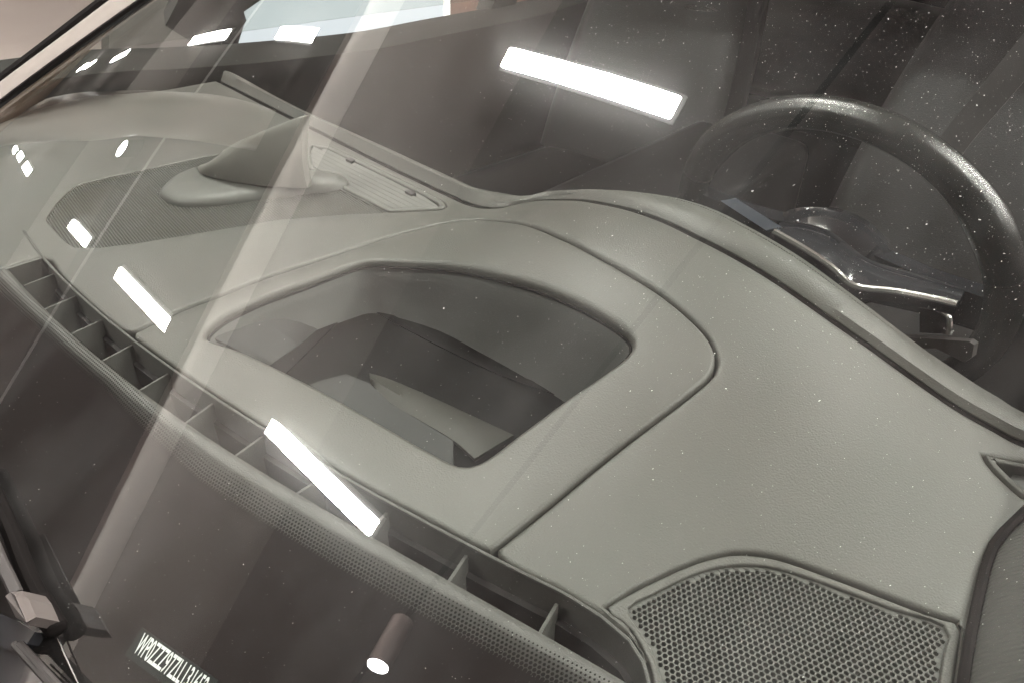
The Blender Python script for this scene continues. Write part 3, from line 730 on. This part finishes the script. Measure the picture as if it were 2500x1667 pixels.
# ---- steering wheel
WC, WT, WR = np.array([-.2405, .702, -.065]), R_(13), .166
nW = np.array([0, math.cos(WT), math.sin(WT)]); uW = np.array([1., 0, 0]); vW = np.cross(uW, nW)*-1
if vW[2] < 0: vW = -vW
rows = []
for th in np.linspace(0, 2*math.pi, 96, endpoint=False):
    c = WC+WR*(math.cos(th)*uW+math.sin(th)*vW); ra = math.cos(th)*uW+math.sin(th)*vW
    grip = 1+.16*math.exp(-((th-R_(35))/.25)**2)+.16*math.exp(-((th-R_(145))/.25)**2)
    rows.append([c+.0152*grip*(math.cos(a)*ra*1.05+math.sin(a)*nW) for a in np.linspace(0, 2*math.pi, 20, endpoint=False)])
rows.append(rows[0])
whl = link('steering_wheel', mesh(loft(rows, True)), M['wheel'], car, label='black leather steering wheel behind the instrument hood')
for th in (R_(20), R_(160)):
    c = WC+WR*(math.cos(th)*uW+math.sin(th)*vW); ra = math.cos(th)*uW+math.sin(th)*vW; tt = -math.sin(th)*uW+math.cos(th)*vW
    link('rim_seam', mesh(loft([[c+tt*o+.0164*s*(math.cos(a)*ra*1.05+math.sin(a)*nW) for a in np.linspace(0, 2*math.pi, 24, endpoint=False)] for o, s in ((-.0008, .97), (-.0004, 1.0), (.0004, 1.0), (.0008, .97))], True)), M['rubber'], whl)
def disc(c, r0, r1, d): return [[c+r*(math.cos(a)*uW*1.1+math.sin(a)*vW*.9)+nW*h for a in np.linspace(0, 2*math.pi, 32, endpoint=False)] for r, h in ((r0*.2, -d), (r0*.8, -d), (r0, -d*.6), (r1, .02), (r1*.8, .04), (r1*.2, .045))]
link('hub', mesh(loft(disc(WC-nW*.01, .050, .064, .012), True, True)), M['black_gloss'], whl)
for th in (R_(4), R_(176), R_(270)):
    d_ = math.cos(th)*uW+math.sin(th)*vW; s_v = np.cross(nW, d_)
    link('spoke', mesh(loft([[WC+d_*r+s_v*w*a+nW*(b*.008+.004) for a, b in ((-1,-1),(1,-1),(1,1),(-1,1))] for r, w in ((.05,.03),(.10,.022),(.165,.02))], True, True)), M['black_gloss'], whl)

# ---- glossy shroud, stalks and trim between hood and wheel
lo_px = [(1640,478),(1700,490),(1780,532),(1850,572),(1910,612),(1965,657),(2060,670),(2150,687),(2200,699)]
hi_px = [(1655,460),(1690,457),(1800,522),(1850,515),(1910,532),(1960,570),(2003,604),(2100,634),(2215,676)]
lo3 = cr([on(p, 1, .53) for p in lo_px[2:]], 5); hi3 = cr([on(p, 1, .60) for p in hi_px[2:]], 5)
rows = []
for t in np.linspace(0, 1, 7): rows.append([a*(1-t)+b*t+np.array([0, 0, .008*math.sin(math.pi*t)]) for a, b in zip(lo3, hi3)])
shr = link('column_shroud', mesh(thick(rows, (0, .004, -.012))), M['black_gloss'], car, label='gloss black column shroud showing beyond the hood')
link('chrome_strip', mesh(tube([a+np.array([0, -.002, .001]) for a in lo3], .0026, 8)), M['chrome'], shr)
bl = [on(p, 1, .54) for p in [(1655,462),(1690,456),(1795,522),(1760,530)]]
link('shift_paddle', mesh(prism(bl, (0, .006, -.004))), mat('paddle_metal', (.30,.33,.40), .3, metal=.7), shr, smooth=False)
br = [on(p, 1, .55) for p in [(2118,700),(2150,708),(2177,726),(2181,745),(2180,768)]]
link('switch_bezel', mesh(tube(cr(br, 4), .0022, 8)), M['chrome'], shr)
sb = [on(p, 1, .556) for p in [(2112,702),(2172,728),(2178,768),(2112,764)]]
link('switch', mesh(prism(sb, (0, .008, 0))), M['black_gloss'], shr, smooth=False)
st = [on(p, 1, .54) for p in [(2060,772),(2226,784),(2237,792),(2232,820),(2215,832),(2150,800),(2080,800)]]
link('control_stalk', mesh(prism(st, (0, .016, -.006))), M['wiper'], shr, smooth=False)

# ---- far door with its window, door mirror, seats, cabin shell
XD = -1.42
s1 = [on((180,128), 0, XD)+np.array([0,-.3,.02])]+[on(p, 0, XD) for p in [(180,128),(300,124),(420,118),(545,110),(800,85),(950,57),(1150,20),(1250,-5),(1330,-30)]]
top = resample(cr(s1, 4), .05, False)
sec = [(0, .0), (.02, .012), (.05, .008), (.08, -.012), (.085, -.05), (.07, -.2), (.12, -.34), (.14, -.37), (.06, -.42), (.05, -.75)]
door = link('passenger_door', mesh(thick([[p+np.array([a, 0, z]) for p in top] for a, z in sec], (-.02, 0, -.01))), M['head'], car, label='far door with a pale top ledge under the side window')
pane = [top[0]+np.array([.02,0,.005]), top[-1]+np.array([.02,0,.005]), top[-1]+np.array([.12,0,.42]), top[0]+np.array([.08,.3,.30])]
link('pane', mesh(prism(pane, (-.004, 0, 0))), M['pane'], door, smooth=False)
bp = [on(p, 0, XD+.03) for p in [(1125,30),(1180,20),(1215,-60),(1165,-70)]]
link('centre_pillar', mesh(prism(bp, (-.05, .0, 0))), M['head'], car, smooth=False)
bp = [on(p, 0, XD+.03) for p in [(1165,-70),(1125,35),(1150,120),(1190,120),(1240,-60)]]
mi = [on(p, 0, -1.62) for p in [(380,60),(420,-20),(640,-30),(592,6),(560,28),(566,48),(560,60),(545,108),(470,116)]]
link('door_mirror', mesh(prism(mi, (-.12, .05, 0))), M['dark'], car, smooth=False, label='dark door mirror outside the far side window')
def seat(cx, cy, label):
    t = bpy.data.objects.new('seat', None); COL.objects.link(t); t.location = (cx, cy, -.55); par(t, car); t['label'] = label; t['lean'] = 0
    bpy.context.view_layer.update()
    def a(name, bm, m='leather'):
        o = link(name, bm, M[m]); o.parent = t; o.matrix_parent_inverse = t.matrix_world.inverted(); return o
    def squab(w, h, d, y0, z0, lean, crown=.03):
        rows = []
        for f in np.linspace(0, 1, 12):
            wz = w*(1-.45*f**2); 
            sec = []
            for ang_ in np.linspace(0, 2*math.pi, 24, endpoint=False):
                c, s = math.cos(ang_), math.sin(ang_)
                x = wz/2*abs(c)**.55*(1 if c > 0 else -1); y = d/2*abs(s)**.6*(1 if s > 0 else -1)
                if y < 0: y -= crown*abs(2*x/wz)**3
                e = math.sqrt(max(0, 1-max(0, (f-.85)/.15)**2)); e2 = .25+.75*e
                sec.append((cx+x*e2, cy+y0+y*e2+lean*h*f, z0+h*f))
            rows.append(sec)
        return mesh(loft(rows, True, True))
    a('backrest', squab(.50, .62, .14, .22, -.42, .38))
    a('headrest', squab(.26, .20, .09, .22+.38*.62+.02, .22, .2))
    rows = []
    for f in np.linspace(0, 1, 8):
        rows.append([(cx+.26*abs(math.cos(b))**.5*np.sign(math.cos(b)), cy-.30+.56*f, -.50+.09*abs(math.sin(b))**.6*np.sign(math.sin(b))+.03*(1-f)) for b in np.linspace(0, 2*math.pi, 20, endpoint=False)])
    a('cushion', mesh(loft(rows, True, True)))
seat(-1.03, 1.22, 'dark front passenger seat across the cabin'); seat(-.27, 1.25, 'dark driver seat behind the steering wheel')
belt = [on(p, 1, 1.0) for p in [(2420,-20),(2352,75),(2260,190),(2170,300),(2120,380)]]
link('seat_belt', mesh(thick([cr(belt, 4), [p+np.array([.03,.01,-.012]) for p in cr(belt, 4)]], (0, .002, 0))), M['belt'], car)
tp = [on(p, 1, 1.3) for p in [(1572,14),(1600,12),(1628,18),(1645,28),(1615,27),(1578,22)]]
link('seat_highlight', mesh(prism(tp, (0, .01, 0))), M['chrome'], car, smooth=False)  # chrome sliver stands in for a highlight on the seat edge
link('rear_bench', mesh(tube([(-1.38, 2.0, -.25), (-.8, 2.02, -.22), (0, 2.0, -.25)], [.13, .15, .13], 16)), M['leather'], car)
con = [on(p, 2, -.18) for p in [(700,185),(1000,205),(1560,330),(1800,420),(1760,520),(1500,430),(1000,300),(720,240)]]
link('centre_console', box((-.86, .56, -.55), (-.60, 1.5, -.26), .03, 3), M['leather'], car)
link('glovebox', box((-1.38, .40, -.5), (-.02, .50, -.14), .03, 3), M['dark'], car)
link('cabin_floor', box((-1.42, -.05, -.62), (.08, 2.4, -.58)), M['carpet'], car, smooth=False)
link('bulkhead', box((-1.42, .30, -.6), (.08, .34, -.12)), M['carpet'], car, smooth=False)
link('rear_wall', box((-1.42, 2.35, -.6), (.08, 2.4, .35)), M['carpet'], car, smooth=False)
link('driver_door', box((.07, .35, -.6), (.11, 2.35, -.02), .02, 2), M['carpet'], car)
rr_ = [[gp(x, s, .0) for x in np.linspace(-1.3, .12, 30)] for s in (.79, .81)]
rr_ += [[(x, y, .44-.03*((x+.65)/.7)**2) for x in np.linspace(-1.3, .12, 30)] for y in (1.2, 1.8, 2.45)]
link('roof', mesh(thick(rr_, (0, 0, .03))), M['head'], car)

# ================================================================== beyond the far side window
pq = [on(p, 0, -4.3) for p in [(250,-200),(700,-200),(700,150),(250,150)]]
wl_ = link('wall', mesh(prism(pq, (-.1, 0, 0))), M['partition'], smooth=False, kind='structure')
wn = thing('showroom_window', 'bright bluish daylit window beyond the far side of the car', 'window', (-4.2, 2.5, ZF))
pw = [on(p, 0, -4.2) for p in [(470,-150),(1022,-150),(1022,60),(470,130)]]
link('pane', mesh(prism(pw, (-.05, 0, 0))), M['daylight'], wn, smooth=False)
pf = [on(p, 0, -4.18) for p in [(1022,-150),(1034,-150),(1034,60),(1022,60)]]
link('frame', mesh(prism(pf, (-.08, 0, 0))), M['white'], wn, smooth=False)
pb_ = [on(p, 0, -4.2) for p in [(1036,-150),(1400,-150),(1400,60),(1036,60)]]
bw_ = link('brick_wall', mesh(prism(pb_, (-.1, 0, 0))), M['brick'], smooth=False); bw_['label'] = 'orange brick wall beside the daylit window'; bw_['category'] = 'wall'
